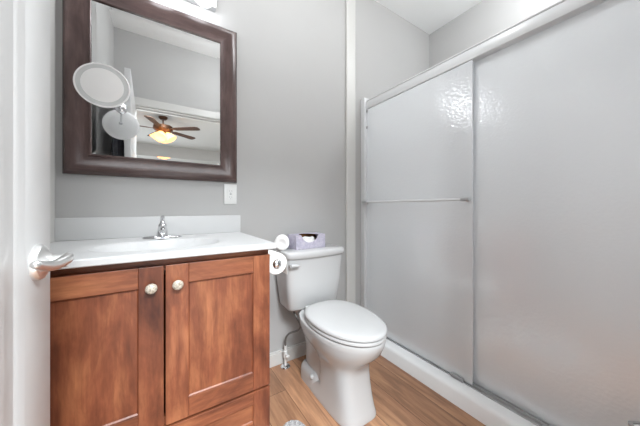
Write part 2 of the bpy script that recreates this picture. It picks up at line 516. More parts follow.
box(bm, VX0, VX0 + 0.04, FF, FF + 0.018, 0.105, CT, 0.001, mi=0)
box(bm, VX1 - 0.04, VX1, FF, FF + 0.018, 0.105, CT, 0.001, mi=0)
box(bm, VX0 + 0.04, VX1 - 0.04, FF, FF + 0.018, CT - 0.045, CT, 0.001, mi=1)
box(bm, VX0 + 0.04, VX1 - 0.04, FF, FF + 0.018, 0.272, 0.312, 0.001, mi=1)
box(bm, VX0 + 0.04, VX1 - 0.04, FF, FF + 0.018, 0.105, 0.135, 0.001, mi=1)
obj('face_frame', bm, [M['wood_z'], M['wood_x']], van)
def shaker(name, x0, x1, z0, z1, stile, rail, mats):
    bm = B()
    y0, y1 = VF, FF - 0.001
    box(bm, x0, x0 + stile, y0, y1, z0, z1, 0.0018, mi=0)
    box(bm, x1 - stile, x1, y0, y1, z0, z1, 0.0018, mi=0)
    box(bm, x0 + stile, x1 - stile, y0, y1, z1 - rail, z1, 0.0018, mi=1)
    box(bm, x0 + stile, x1 - stile, y0, y1, z0, z0 + rail, 0.0018, mi=1)
    d = obj(name, bm, mats, van)
    bm = B()
    # field panel set back, with a small sloping edge
    a, b, c, e = x0 + stile, x1 - stile, z0 + rail, z1 - rail
    def fr(i, y): return [(a + i, y, c + i), (b - i, y, c + i), (b - i, y, e - i), (a + i, y, e - i)]
    loft(bm, [fr(0, y0 + 0.006), fr(0.004, y0 + 0.0095), fr(0.006, y0 + 0.0095)], False, True)
    return d, bm
DT0, DT1 = 0.823, 0.294
for x0, x1, kx, lab in ((VX0 + 0.002, 0.0105, -0.023, 'left'), (0.0155, VX1 - 0.001, 0.050, 'right')):
    d, bm = shaker('cabinet_door', x0, x1, DT1, DT0, 0.068, 0.066, [M['wood_z'], M['wood_x']])
    obj('door_panel', bm, M['wood_z2'], d)
    bm = B()
    lathe(bm, [(0.0, 0.0), (0.008, 0.0), (0.006, 0.006), (0.006, 0.011), (0.0145, 0.014), (0.0165, 0.018), (0.0150, 0.022), (0.0100, 0.0245), (0.0, 0.0255)], (kx, VF, 0.7575), (0, -1, 0), 28)
    k = obj('knob', bm, M['knob'], d, smooth=45); k['label'] = 'round engraved nickel knob'
d, bm = shaker('drawer_front', VX0 + 0.002, VX1 - 0.001, 0.118, 0.286, 0.068, 0.048, [M['wood_z'], M['wood_x']])
obj('drawer_panel', bm, M['wood_x'], d)

# ------------------------------------------------------------------ vanity top with moulded basin
top = thing('washbasin', 'white moulded sink top with an oval basin on the wooden cabinet', 'sink', (0.008, 1.2, 0.848))
bm = B()
NX, NY = 72, 56
TX0, TX1, TY0, TY1, TZ = -0.373, 0.392, 0.930, 1.499, 0.871
bcx, bcy, bax, bay = 0.008, 1.175, 0.215, 0.152
def tz(x, y):
    r = math.sqrt(((x - bcx) / bax) ** 2 + ((y - bcy) / bay) ** 2)
    z = TZ
    if r < 1.0:
        z -= 0.115 * (1 - r ** 2.4) ** 0.75 + 0.0045
    elif r < 1.16:
        t = (r - 1.0) / 0.16
        z -= 0.0045 * (1 - t * t * (3 - 2 * t))
    return z
grid = [[bm.verts.new((TX0 + (TX1 - TX0) * i / NX, TY0 + 0.004 + (TY1 - TY0 - 0.004) * j / NY, 0)) for i in range(NX + 1)] for j in range(NY + 1)]
for row in grid:
    for v in row: v.co.z = tz(v.co.x, v.co.y)
for j in range(NY):
    for i in range(NX):
        bm.faces.new((grid[j][i], grid[j][i + 1], grid[j + 1][i + 1], grid[j + 1][i]))
# rolled front edge, sides and underside lip
e1 = [bm.verts.new((v.co.x, TY0, TZ - 0.004)) for v in grid[0]]
e2 = [bm.verts.new((v.co.x, TY0, CT + 0.003)) for v in grid[0]]
e3 = [bm.verts.new((v.co.x, TY0 + 0.003, CT + 0.0005)) for v in grid[0]]
e4 = [bm.verts.new((v.co.x, TY0 + 0.045, CT + 0.0005)) for v in grid[0]]
for a, b in ((e1, grid[0]), (e2, e1), (e3, e2), (e4, e3)):
    for i in range(NX): bm.faces.new((a[i], a[i + 1], b[i + 1], b[i]))
for col in (0, NX):
    prev = None
    base = [bm.verts.new((grid[j][col].co.x, grid[j][col].co.y, CT + 0.0005)) for j in range(NY + 1)]
    for j in range(NY): bm.faces.new((grid[j][col], grid[j + 1][col], base[j + 1], base[j]))
    bm.faces.new((e1[col], grid[0][col], base[0], e3[col], e2[col]))
obj('basin_top', bm, M['marble'], top, smooth=35)
bm = B(); box(bm, TX0, 0.398, 1.478, 1.499, TZ, 0.969, 0.003)
obj('backsplash', bm, M['marble'], top, smooth=35)
bm = B(); lathe(bm, [(0.0, 0.0), (0.021, 0.0), (0.021, 0.002), (0.014, 0.0035), (0.0, 0.0035)], (bcx, bcy, TZ - 0.1195), (0, 0, 1), 24)
obj('drain', bm, M['chrome'], top, smooth=40)

# faucet
FX, FY = 0.010, 1.385
fau = thing('faucet', 'chrome single lever faucet at the back of the white sink', 'faucet', (FX, FY, TZ))
bm = B()
def stad(hl, hw, z, n=40):
    return [(FX + hl * math.copysign(abs(math.cos(2 * PI * k / n)) ** 0.8, math.cos(2 * PI * k / n)), FY + hw * math.sin(2 * PI * k / n), z) for k in range(n)]
loft(bm, [stad(0.079, 0.027, TZ + 0.0005), stad(0.079, 0.027, TZ + 0.004), stad(0.074, 0.024, TZ + 0.0085), stad(0.050, 0.020, TZ + 0.012)])
obj('base_plate', bm, M['chrome'], fau, smooth=40)
bm = B()
lathe(bm, [(0.0, 0.008), (0.0235, 0.008), (0.0215, 0.03), (0.0185, 0.046), (0.0175, 0.053), (0.0, 0.0535)], (FX, FY, TZ), (0, 0, 1), 28)
tube(bm, smooth_path([(FX, FY - 0.004, TZ + 0.034), (FX, FY - 0.04, TZ + 0.046), (FX, FY - 0.085, TZ + 0.047), (FX, FY - 0.112, TZ + 0.037)], 5), [0.0165, 0.0163, 0.016, 0.0157, 0.0153, 0.015, 0.0147, 0.0144, 0.0141, 0.0138, 0.0135, 0.0132, 0.0129, 0.0126, 0.0122, 0.0118], 16)
obj('spout', bm, M['chrome'], fau, smooth=45)
bm = B()
sphere(bm, (FX, FY, TZ + 0.057), 0.0185, 1, 1, 0.75, 20)
tube(bm, smooth_path([(FX, FY, TZ + 0.062), (FX, FY + 0.004, TZ + 0.078), (FX, FY - 0.002, TZ + 0.092), (FX, FY - 0.016, TZ + 0.099)], 4), [0.0135, 0.0125, 0.0115, 0.0105, 0.010, 0.0095, 0.0092, 0.009, 0.009, 0.009, 0.0088, 0.0085, 0.0075], 14)
obj('lever', bm, M['chrome'], fau, smooth=45)

# ------------------------------------------------------------------ toilet
TXC = 0.809
def tp(x, d, z): return (TXC + x, 1.5 - d, z)          # d = distance out from the back wall
def egg(hw, db, df, dc, z, pb=2.6, pf=2.1, n=56):
    """ring: half width hw, from db (back) to df (front), widest at dc"""
    out = []
    for k in range(n):
        a = 2 * PI * k / n
        c, s = math.cos(a), math.sin(a)
        p = pf if s > 0 else pb
        x = hw * math.copysign(abs(c) ** (2 / p), c)
        d = dc + (df - dc) * abs(s) ** (2 / p) if s > 0 else dc - (dc - db) * abs(s) ** (2 / p)
        out.append(tp(x, d, z))
    return out
toi = thing('toilet', 'white two-piece toilet with closed lid between the vanity and the shower', 'toilet', (TXC, 1.1, 0))
bm = B()
# bowl over a boxy front column
loft(bm, [egg(.110, .20, .642, .45, 0.001, 4, 4.2), egg(.110, .20, .642, .45, .012, 4, 4.2), egg(.106, .21, .634, .45, .03, 4, 4.2), egg(.101, .37, .618, .47, .08, 5, 4.2),
          egg(.098, .37, .606, .47, .15, 5, 4.0), egg(.098, .36, .602, .47, .20, 5, 3.8), egg(.104, .33, .606, .46, .235, 4, 3.2),
          egg(.122, .26, .625, .45, .265, 3, 2.7), egg(.140, .22, .662, .45, .295, 3, 2.3), egg(.159, .19, .696, .45, .33, 3, 2.1), egg(.169, .18, .716, .45, .37, 3, 2.05),
          egg(.172, .18, .722, .45, .395, 3, 2.05), egg(.169, .18, .718, .45, .403, 3, 2.05), egg(.165, .19, .70, .45, .405, 3, 2.05)])
# foot with tall rounded heel, trapway body, tank shelf
loft(bm, [egg(.106, .155, .40, .26, 0.001, 4, 3), egg(.106, .155, .40, .26, .045, 4, 3), egg(.103, .16, .395, .26, .070, 4, 3), egg(.095, .172, .385, .26, .088, 4, 3), egg(.085, .19, .37, .26, .095, 4, 3)])
loft(bm, [egg(.082, .17, .50, .33, .04, 4, 3), egg(.078, .17, .50, .33, .20, 4, 3), egg(.080, .12, .50, .33, .27, 4, 3), egg(.092, .07, .50, .30, .33, 5, 3), egg(.098, .045, .45, .30, .375, 6, 4), egg(.096, .045, .40, .28, .394, 6, 4)])
obj('bowl', bm, M['porcelain'], toi, smooth=50)
def rrect(hw, d0, d1, z, p=7, n=56, bow=0.0):
    out = []
    for k in range(n):
        a = 2 * PI * k / n
        c, s = math.cos(a), math.sin(a)
        x = hw * math.copysign(abs(c) ** (2 / p), c)
        m = (d0 + d1) / 2; hd = (d1 - d0) / 2
        d = m + hd * math.copysign(abs(s) ** (2 / p), s)
        if s > 0: d += bow * (1 - (x / hw) ** 2)
        out.append(tp(x, d, z))
    return out
bm = B()
loft(bm, [rrect(.140, .045, .180, .397, 5), rrect(.168, .03, .195, .402, 6), rrect(.176, .024, .202, .415, 7, bow=.004), rrect(.194, .018, .212, .56, 8, bow=.008), rrect(.204, .014, .220, .715, 9, bow=.010)])
obj('tank', bm, M['porcelain'], toi, smooth=50)
bm = B()
loft(bm, [rrect(.203, .012, .226, .713, 9, bow=.012), rrect(.210, .008, .234, .720, 9, bow=.014), rrect(.212, .008, .236, .745, 9, bow=.014), rrect(.208, .011, .232, .753, 9, bow=.014), rrect(.198, .02, .223, .757, 9, bow=.012)])
obj('tank_lid', bm, M['porcelain'], toi, smooth=50)
bm = B()
sq = dict(pb=2.5, pf=2.05)
loft(bm, [egg(.164, .245, .720, .46, .407, **sq), egg(.171, .24, .726, .46, .412, **sq), egg(.171, .24, .726, .46, .421, **sq), egg(.166, .245, .721, .46, .4255, **sq)])
obj('seat', bm, M['seat'], toi, smooth=50)
bm = B()
loft(bm, [egg(.165, .245, .720, .46, .428, **sq), egg(.172, .238, .728, .46, .432, **sq), egg(.172, .238, .728, .46, .440, **sq), egg(.166, .244, .721, .46, .446, **sq), egg(.150, .26, .702, .46, .4495, **sq), egg(.10, .32, .62, .46, .4515, **sq)])
obj('lid', bm, M['seat'], toi, smooth=50)
for s in (-1, 1):
    bm = B()
    box(bm, TXC + s * 0.075 - 0.022, TXC + s * 0.075 + 0.022, 1.5 - 0.252, 1.5 - 0.226, 0.404, 0.436, 0.006)
    obj('hinge', bm, M['seat'], toi, smooth=40)
bm = B()
tube(bm, [tp(-.185, .222, .683), tp(-.185, .243, .683)], 0.012, 14)
tube(bm, smooth_path([tp(-.192, .244, .684), tp(-.165, .247, .684), tp(-.155, .248, .682), tp(-.140, .244, .679)], 4), [.009, .009, .009, .0088, .0085, .0082, .008, .0078, .0076, .0074, .0072, .007, .006], 12)
o = obj('flush_lever', bm, M['seat'], toi, smooth=45); o['label'] = 'white flush lever at the left of the tank front'
for s in (-1, 1):
    bm = B(); sphere(bm, tp(s * .098, .315, .072), 0.014, 1, 1, 1.0, 18)
    obj('bolt_cap', bm, M['seat'], toi, smooth=60)

# supply valve with hose
sup = thing('water_supply_valve', 'small floor supply valve with a grey braided hose beside the toilet', 'valve', (0.672, 1.448, 0))
bm = B(); lathe(bm, [(0.0, 0.0005), (0.031, 0.0005), (0.031, 0.003), (0.024, 0.010), (0.012, 0.014), (0.0, 0.014)], (0.672, 1.448, 0), (0, 0, 1), 24)
obj('escutcheon', bm, M['chrome'], sup, smooth=40)
bm = B(); lathe(bm, [(0.0, 0.01), (0.008, 0.01), (0.008, 0.060), (0.013, 0.062), (0.013, 0.100), (0.009, 0.104), (0.009, 0.135), (0.0, 0.135)], (0.672, 1.448, 0), (0, 0, 1), 18)
tube(bm, [(0.672, 1.448, 0.082), (0.672, 1.415, 0.082)], 0.008, 12)
sphere(bm, (0.672, 1.412, 0.082), 0.011, 1.2, 0.55, 0.75, 16)
obj('valve_body', bm, M['plastic'], sup, smooth=40)
bm = B()
tube(bm, smooth_path([(0.672, 1.448, 0.13), (0.671, 1.440, 0.185), (0.682, 1.405, 0.228), (0.699, 1.335, 0.270), (0.700, 1.300, 0.315), (0.690, 1.335, 0.358), (0.684, 1.375, 0.385), (0.684, 1.382, 0.4015)], 7), 0.0062, 10)
obj('hose', bm, M['hose'], sup, smooth=60)

# paper roll on a holder at the cabinet side
RX, RY0, RY1, RZ = 0.437, 1.030, 1.130, 0.763
hol = thing('toilet_paper_holder', 'chrome paper holder fixed to the right side of the vanity', 'holder', (0.379, 1.145, RZ))
bm = B(); lathe(bm, [(0.0, 0.0), (0.022, 0.0), (0.022, 0.004), (0.012, 0.009), (0.009, 0.014), (0.009, 0.050), (0.0, 0.050)], (0.379, 1.150, RZ), (1, 0, 0), 22)
obj('mount', bm, M['chrome'], hol, smooth=40)
bm = B(); tube(bm, [(RX, 1.158, RZ), (RX, 1.06, RZ), (RX, 1.024, RZ)], 0.0085, 16)
lathe(bm, [(0.0085, 0.0), (0.0185, 0.001), (0.0195, 0.005), (0.013, 0.011), (0.0, 0.0135)], (RX, 1.0285, RZ), (0, -1, 0), 22)
obj('arm', bm, M['chrome'], hol, smooth=40)
def roll_mesh(c, ax, r, w, core):
    bm = B(); lathe(bm, [(core, 0.0), (r - 0.003, 0.0), (r, 0.003), (r, w - 0.003), (r - 0.003, w), (core, w), (core, 0.0)], c, ax, 40)
    # lathe caps close the core ends: remove them so the core stays open
    for f in [f for f in bm.faces if len(f.verts) > 4]: bm.faces.remove(f)
    return bm
rl = thing('toilet_paper_roll', 'white toilet paper roll hanging on the holder beside the vanity', 'toilet paper', (RX, 1.08, RZ - 0.048))
bm = roll_mesh((RX, RY0, RZ), (0, 1, 0), 0.0475, 0.10, 0.020)
# loose sheet hanging off the wall side
tube_pts = [(RX + 0.0475 * math.cos(t), RZ + 0.0475 * math.sin(t)) for t in [PI * 0.5, PI * 0.35, PI * 0.2, PI * 0.08, 0.0]]
prof = [(x + 0.001, z) for x, z in tube_pts] + [(RX + 0.0487, RZ - 0.03), (RX + 0.050, RZ - 0.055)]
prof2 = [(x + 0.0012, z + 0.0004) for x, z in prof]
loft(bm, [[(x, y, z) for x, z in prof + prof2[::-1]] for y in (RY0 + 0.001, RY1 - 0.001)])
obj('paper', bm, M['paper'], rl, smooth=40)
bm = roll_mesh((RX, RY0 + 0.001, RZ), (0, 1, 0), 0.0198, 0.098, 0.0182)
obj('cardboard_core', bm, M['card'], rl, smooth=40)

# spare roll on the tank lid
sx, sy, sz = 0.624, 1.395, 0.7575 + 0.0445
ax = Vector((-0.42, -0.90, 0)).normalized()
bm = B()
lathe(bm, [(0.0, 0.006), (0.017, 0.005), (0.022, 0.001), (0.034, 0.0), (0.041, 0.004), (0.0445, 0.012), (0.0445, 0.083), (0.041, 0.091), (0.034, 0.095), (0.022, 0.094), (0.017, 0.090), (0.0, 0.089)], Vector((sx, sy, sz)) - ax * 0.0475, ax, 40)
sr = obj('toilet_paper_roll', bm, M['paper'], None, (sx, sy, sz - 0.0445), smooth=50)
tag(sr, 'white spare roll lying on the toilet tank beside the tissue box', 'toilet paper')

# tissue box
tb = thing('tissue_box', 'lilac grey tissue box with a cut-out front on the toilet tank', 'tissue box', (0.79, 1.39, 0.7575))
ang = math.radians(2.5)
def tbp(u, v, z):   # u along the front 0..0.216, v depth 0..0.108
    return (0.688 + u * math.cos(ang) - v * math.sin(ang), 1.330 + u * math.sin(ang) + v * math.cos(ang), 0.7580 + z)
BW, BD, BHt = 0.216, 0.108, 0.086
nt = 15
uc0, uc1 = 0.036, 0.162
notch = []
for k in range(nt):
    t = k / (nt - 1)
    uu = uc0 + (uc1 - uc0) * t
    notch.append((uu, BHt - 0.048 * math.sin(PI * t) ** 0.55 if 0 < t < 1 else BHt))
bm = B()
def strip(pts_a, pts_b):
    A = [bm.verts.new(p) for p in pts_a]; Bv = [bm.verts.new(p) for p in pts_b]
    for i in range(len(A) - 1): bm.faces.new((A[i], A[i + 1], Bv[i + 1], Bv[i]))
# front panel with the notch, built as columns from bottom to the cut line
us = [(0, BHt)] + notch + [(BW, BHt)]
for v in (0.0, 0.0012):
    strip([tbp(u, v, 0) for u, z in us], [tbp(u, v, z) for u, z in us])
strip([tbp(u, 0, z) for u, z in us], [tbp(u, 0.0012, z) for u, z in us])
# back, sides, bottom
for v in (BD, BD - 0.0012): strip([tbp(0, v, 0), tbp(BW, v, 0)], [tbp(0, v, BHt), tbp(BW, v, BHt)])
for u in (0, 0.0012, BW - 0.0012, BW): strip([tbp(u, 0, 0), tbp(u, BD, 0)], [tbp(u, 0, BHt), tbp(u, BD, BHt)])
strip([tbp(0, 0, 0), tbp(BW, 0, 0)], [tbp(0, BD, 0), tbp(BW, BD, 0)])
# top panel with an opening that runs out into the notch
back = [(u, 0.092 * math.sin(PI * k / (nt - 1)) ** 0.45 if 0 < k < nt - 1 else 0.0) for k, (u, z) in enumerate(notch)]
usb = [(0, 0.0)] + back + [(BW, 0.0)]
for z in (BHt, BHt - 0.0012):
    strip([tbp(u, v, z) for u, v in usb], [tbp(u, BD, z) for u, v in usb])
strip([tbp(u, v, BHt) for u, v in usb], [tbp(u, v, BHt - 0.0012) for u, v in usb])
obj('carton', bm, M['tissue_box'], tb)
bm = B()
strip([tbp(0.0016, BD - 0.0016, 0.001), tbp(BW - 0.0016, BD - 0.0016, 0.001)], [tbp(0.0016, BD - 0.0016, BHt - 0.0014), tbp(BW - 0.0016, BD - 0.0016, BHt - 0.0014)])
M['kraft'] = plain('brown_kraft_inside', (124, 84, 52), 0.9, var=0.15, scale=30)
obj('inner_lining', bm, M['kraft'], tb)
bm = B()
rings = []
for i in range(9):
    t = i / 8
    s = 1 - 0.25 * t
    rings.append([tbp(0.110 + 0.062 * s * math.cos(a), 0.047 + 0.040 * s * math.sin(a) * (1 + 0.12 * math.sin(6 * a + t * 4)), 0.002 + 0.062 * t + 0.004 * math.sin(5 * a) * t) for a in [2 * PI * k / 32 for k in range(32)]])
loft(bm, rings)
obj('tissues', bm, M['paper'], tb, smooth=60)

# ------------------------------------------------------------------ wall mirror
MX0, MX1, MZ0, MZ1 = -0.351, 0.380, 1.160, 2.040
mir = thing('wall_mirror', 'rectangular mirror in a wide dark brown frame above the sink', 'mirror', ((MX0 + MX1) / 2, 1.49, MZ0))
prof = [(0.0, 0.0), (0.0, 0.009), (0.004, 0.0165), (0.012, 0.0245), (0.022, 0.0275), (0.034, 0.0265), (0.050, 0.0205), (0.064, 0.0165), (0.078, 0.0150), (0.084, 0.0150), (0.085, 0.0185), (0.090, 0.0185), (0.0935, 0.0165), (0.0935, 0.006)]
def fring(i, h): return [(MX0 + i, 1.4985 - h, MZ0 + i), (MX1 - i, 1.4985 - h, MZ0 + i), (MX1 - i, 1.4985 - h, MZ1 - i), (MX0 + i, 1.4985 - h, MZ1 - i)]
bm = B()
for side in range(4):
    rings = []
    for i, h in prof:
        c = fring(i, h); rings.append([c[side], c[(side + 1) % 4]])
    loft(bm, rings, False, False, False, mi=0 if side % 2 == 0 else 1)
bmesh.ops.remove_doubles(bm, verts=bm.verts[:], dist=1e-6)
obj('frame', bm, [M['mframe_x'], M['mframe_z']], mir, smooth=28)
bm = B()
loft(bm, [fring(0.0925, 0.0094), fring(0.1095, 0.0088)], False, False)
loft(bm, [fring(0.1095, 0.0088), fring(0.1100, 0.0088)], False, True)
obj('glass', bm, M['mirror'], mir)

# swing-arm magnifying mirror
mg = thing('magnifying_mirror', 'round white magnifying mirror on an arm in front of the wall mirror', 'mirror', (-0.156, 1.489, 1.475))
hc = Vector((-0.180, 1.225, 1.4725))
bm = B()
lathe(bm, [(0.0, -0.022), (0.045, -0.022), (0.070, -0.017), (0.080, -0.008), (0.0822, 0.0), (0.0805, 0.0035), (0.0770, 0.0035), (0.0760, 0.001), (0.0, 0.001)], hc, (0, -1, 0), 56)
obj('shell', bm, M['bottle'], mg, smooth=35)
bm = B()
lathe(bm, [(0.0625, 0.0012), (0.0625, 0.0022), (0.0760, 0.0022), (0.0760, 0.0012)], hc, (0, -1, 0), 56)
for f in [f for f in bm.faces if len(f.verts) > 4]: bm.faces.remove(f)
M['ring'] = plain('frosted_ring', (206, 208, 208), 0.5)
o = obj('light_ring', bm, M['ring'], mg, smooth=35); o['label'] = 'grey frosted ring'
bm = B()
lathe(bm, [(0.0625, 0.0014), (0.045, 0.0010), (0.03, 0.0008), (0.0, 0.0006)], hc + Vector((0, -0.0008, 0)), (0, -1, 0), 56)
obj('lens', bm, M['mag_glass'], mg, smooth=60)
bc = Vector((-0.154, 1.4895, 1.481))
bm = B()
lathe(bm, [(0.0, 0.0), (0.024, 0.0), (0.024, 0.004), (0.018, 0.010), (0.010, 0.014), (0.0, 0.014)], bc, (0, -1, 0), 26)
sphere(bm, bc + Vector((0, -0.018, 0)), 0.010, seg=16)
o = obj('mount', bm, M['chrome'], mg, smooth=40); o['label'] = 'chrome mount'
bm = B()
tube(bm, [bc + Vector((0, -0.018, 0)), hc + Vector((0, 0.022, 0))], 0.0045, 12)
sphere(bm, hc + Vector((0, 0.026, 0)), 0.009, seg=16)
o = obj('arm', bm, M['chrome'], mg, smooth=40); o['label'] = 'chrome arm'

# ------------------------------------------------------------------ vanity light
vl = thing('vanity_light', 'chrome bar light with round white globes above the mirror', 'light', (0.0125, 1.49, 2.165))
bm = B(); box(bm, -0.235, 0.262, 1.462, 1.4995, 2.115, 2.225, 0.004)
obj('backplate', bm, M['alu'], vl, smooth=30)
for gx in (-0.165, 0.0125, 0.190):
    bm = B(); lathe(bm, [(0.0, 0.0), (0.024, 0.0), (0.022, 0.014), (0.0, 0.014)], (gx, 1.462, 2.135), (0, -1, 0), 20)
    obj('socket', bm, M['chrome'], vl, smooth=40)
    bm = B(); sphere(bm, (gx, 1.400, 2.108), 0.0500, seg=32)
    o = obj('globe', bm, M['globe'], vl, smooth=80)

# outlet plate
ol = thing('wall_outlet', 'small white outlet plate on the wall below the mirror corner', 'outlet', (0.345, 1.4995, 1.092))
bm = B(); box(bm, 0.310, 0.380, 1.494, 1.4998, 1.034, 1.150, 0.0025)
obj('cover_plate', bm, M['plastic'], ol, smooth=40)
bm = B(); box(bm, 0.3285, 0.3615, 1.4915, 1.494, 1.0585, 1.1255, 0.001)
ins = obj('receptacle', bm, M['plastic'], ol)
bm = B()
for z in (1.110, 1.074):
    for dx in (-0.006, 0.006): box(bm, 0.345 + dx - 0.001, 0.345 + dx + 0.001, 1.4911, 1.4914, z - 0.004, z + 0.004)
    box(bm, 0.3435, 0.3465, 1.4911, 1.4914, z - 0.0105, z - 0.0075)
box(bm, 0.340, 0.350, 1.4908, 1.4914, 1.0885, 1.0955)
obj('slots', bm, M['rubber'], ins)

# ------------------------------------------------------------------ shower
pan = thing('shower_pan', 'white acrylic shower base with a raised curb along the wooden floor', 'shower base', (1.75, 0.7, 0))
bm = B()
cp = [(1.272, 0.001), (1.289, 0.056), (1.294, 0.065), (1.303, 0.0705), (1.320, 0.0715), (1.440, 0.0715), (1.448, 0.066), (1.456, 0.045), (1.48, 0.040), (1.80, 0.036), (2.20, 0.040), (2.235, 0.050), (2.240, 0.095), (2.262, 0.095), (2.262, 0.001)]
loft(bm, [[(x, y, z) for x, z in cp] for y in (YF + 0.002, YB - 0.002)])
obj('base', bm, M['pan'], pan, smooth=30)
bm = B(); lathe(bm, [(0.0, 0.0), (0.045, 0.0), (0.045, 0.002), (0.0, 0.003)], (1.80, 0.7, 0.0405), (0, 0, 1), 28)
obj('drain', bm, M['chrome'], pan, smooth=40)

sur = thing('shower_surround', 'white acrylic wall panels lining the shower behind the obscure glass', 'shower walls', (1.85, 0.7, 0.1))
bm = B(); box(bm, 2.262, 2.2755, YF + 0.012, YB - 0.012, 0.097, 1.84, 0.003)
obj('side_panel', bm, M['pan'], sur)
bm = B(); box(bm, 1.452, 2.2755, YB - 0.011, YB - 0.0005, 0.097, 1.84, 0.003)
obj('end_panel', bm, M['pan'], sur)
bm = B(); box(bm, 1.452, 2.2755, YF + 0.0005, YF + 0.011, 0.097, 1.84, 0.003)
obj('end_panel', bm, M['pan'], sur)
bm = B(); box(bm, 2.10, 2.262, 0.85, 1.489, 0.775, 0.80, 0.008)
obj('ledge', bm, M['pan'], sur, smooth=30)

fr_ = thing('shower_door_frame', 'white metal frame of the sliding shower doors', 'shower frame', (1.37, 0.7, 0.1))
bm = B()
box(bm, 1.374, 1.440, YF + 0.002, 1.458, 1.793, 1.846, 0.003)
box(bm, 1.380, 1.434, YF + 0.002, 1.458, 1.846, 1.853, 0.002)
box(bm, 1.376, 1.438, YF + 0.002, 1.458, 1.853, 1.863, 0.004)
obj('header', bm, M['frame_white'], fr_, smooth=30)
bm = B(); box(bm, 1.356, 1.440, 1.454, 1.4995, 0.0718, 1.884, 0.003)
obj('jamb', bm, M['frame_white'], fr_, smooth=30)
bm = B(); box(bm, 1.354, 1.440, YF + 0.0005, YF + 0.001, 0.0718, 1.880)
obj('jamb', bm, M['frame_white'], fr_, smooth=30)
bm = B()
for x0, x1, z1 in ((1.366, 1.371, 0.078), (1.3935, 1.3985, 0.082), (1.428, 1.433, 0.092)):
    box(bm, x0, x1, YF + 0.041, 1.458, 0.0718, z1, 0.001)
box(bm, 1.366, 1.433, YF + 0.041, 1.458, 0.0718, 0.0735)
o = obj('bottom_track', bm, M['alu'], fr_); o['label'] = 'grey metal bottom track'
bm = B(); box(bm, 1.360, 1.3745, 0.700, 0.770, 0.0738, 0.094, 0.004)
o = obj('door_guide', bm, M['rubber'], fr_, smooth=30); o['label'] = 'small grey door guide'
for z in (1.774, 1.646):
    bm = B()
    box(bm, 1.3715, 1.3785, 1.438, 1.4535, z - 0.010, z + 0.010, 0.002)
    o = obj('bumper', bm, M['rubber'], fr_); o['label'] = 'small grey bumper'

p1 = thing('sliding_shower_panel', 'obscure glass shower panel with the chrome towel bar, next to the back wall', 'shower door', (1.38, 1.05, 0.078))
bm = B(); box(bm, 1.379, 1.385, 0.660, 1.452, 0.078, 1.79, 0.001)
obj('glass', bm, M['obscure'], p1)
bm = B()
tube(bm, [(1.338, 1.446, 1.056), (1.338, 0.668, 1.056)], 0.0072, 14)
o = obj('towel_bar', bm, M['frame_white'], p1, smooth=40)
for y in (1.440, 0.684):
    bm = B()
    lathe(bm, [(0.0, 0.0), (0.012, 0.0), (0.012, 0.004), (0.007, 0.008), (0.007, 0.040), (0.0, 0.040)], (1.3785, y, 1.056), (-1, 0, 0), 16)
    box(bm, 1.326, 1.350, y - 0.030, y + 0.014, 1.0465, 1.0655, 0.004)
    obj('bar_bracket', bm, M['alu'], p1, smooth=40)
p2 = thing('sliding_shower_panel', 'larger plain obscure glass shower panel nearest the camera', 'shower door', (1.41, 0.35, 0.078))
bm = B(); box(bm, 1.411, 1.417, YF + 0.042, 0.815, 0.078, 1.79, 0.001)
obj('glass', bm, M['obscure'], p2)

bt = thing('shampoo_bottle', 'white bottle on the shower ledge, blurred behind the obscure glass', 'bottle', (2.19, 1.34, 0.80))
bm = B(); lathe(bm, [(0.0, 0.0), (0.032, 0.0), (0.035, 0.004), (0.035, 0.15), (0.028, 0.175), (0.014, 0.185), (0.0, 0.185)], (2.19, 1.34, 0.8005), (0, 0, 1), 28)
obj('body', bm, M['bottle'], bt, smooth=40)
bm = B(); lathe(bm, [(0.0, 0.0), (0.016, 0.0), (0.016, 0.03), (0.0, 0.032)], (2.19, 1.34, 0.9855), (0, 0, 1), 20)
obj('cap', bm, M['bottle'], bt, smooth=40)

# ------------------------------------------------------------------ bath mat and bin, both cut by the picture edge
mc = Vector((0.54, 1.072, 0.0)); e_a = Vector((0.304, -0.953, 0)); e_b = Vector((-0.953, -0.304, 0))
bm = B()
LA, LB, RR = 0.62, 0.42, 0.055
def inside_round(a, b):
    # distance inward from a rounded rectangle edge (negative outside)
    qx = abs(a - LA / 2) - (LA / 2 - RR); qy = abs(b - LB / 2) - (LB / 2 - RR)
    return RR - (math.hypot(max(qx, 0), max(qy, 0)) + min(max(qx, qy), 0))
NA, NB = 150, 104
G = {}
for i in range(NA + 1):
    for j in range(NB + 1):
        a = LA * i / NA; b = LB * j / NB
        dd = inside_round(a, b)
        if dd < -0.0005: continue
        h = 0.004 + 0.017 * min(1, max(0, dd) / 0.014) ** 0.6 + random.uniform(-0.0035, 0.0045)
        jx, jy = random.uniform(-.001, .001), random.uniform(-.001, .001)
        p = mc + e_a * (a + jx) + e_b * (b + jy)
        G[i, j] = bm.verts.new((p.x, p.y, max(0.0015, h)))
for i in range(NA):
    for j in range(NB):
        q = [G.get((i, j)), G.get((i + 1, j)), G.get((i + 1, j + 1)), G.get((i, j + 1))]
        if all(q): bm.faces.new(q)
bmesh.ops.delete(bm, geom=[v for v in bm.verts if not v.link_faces], context='VERTS')
bd = [e for e in bm.edges if len(e.link_faces) == 1]
ex = bmesh.ops.extrude_edge_only(bm, edges=bd)
for v in [g for g in ex['geom'] if isinstance(g, bmesh.types.BMVert)]: v.co.z = 0.0005
mt = obj('bath_mat', bm, M['shag'], None, (0.50, 0.90, 0.0))
tag(mt, 'fluffy grey bath mat corner on the wooden floor at the bottom edge', 'bath mat')

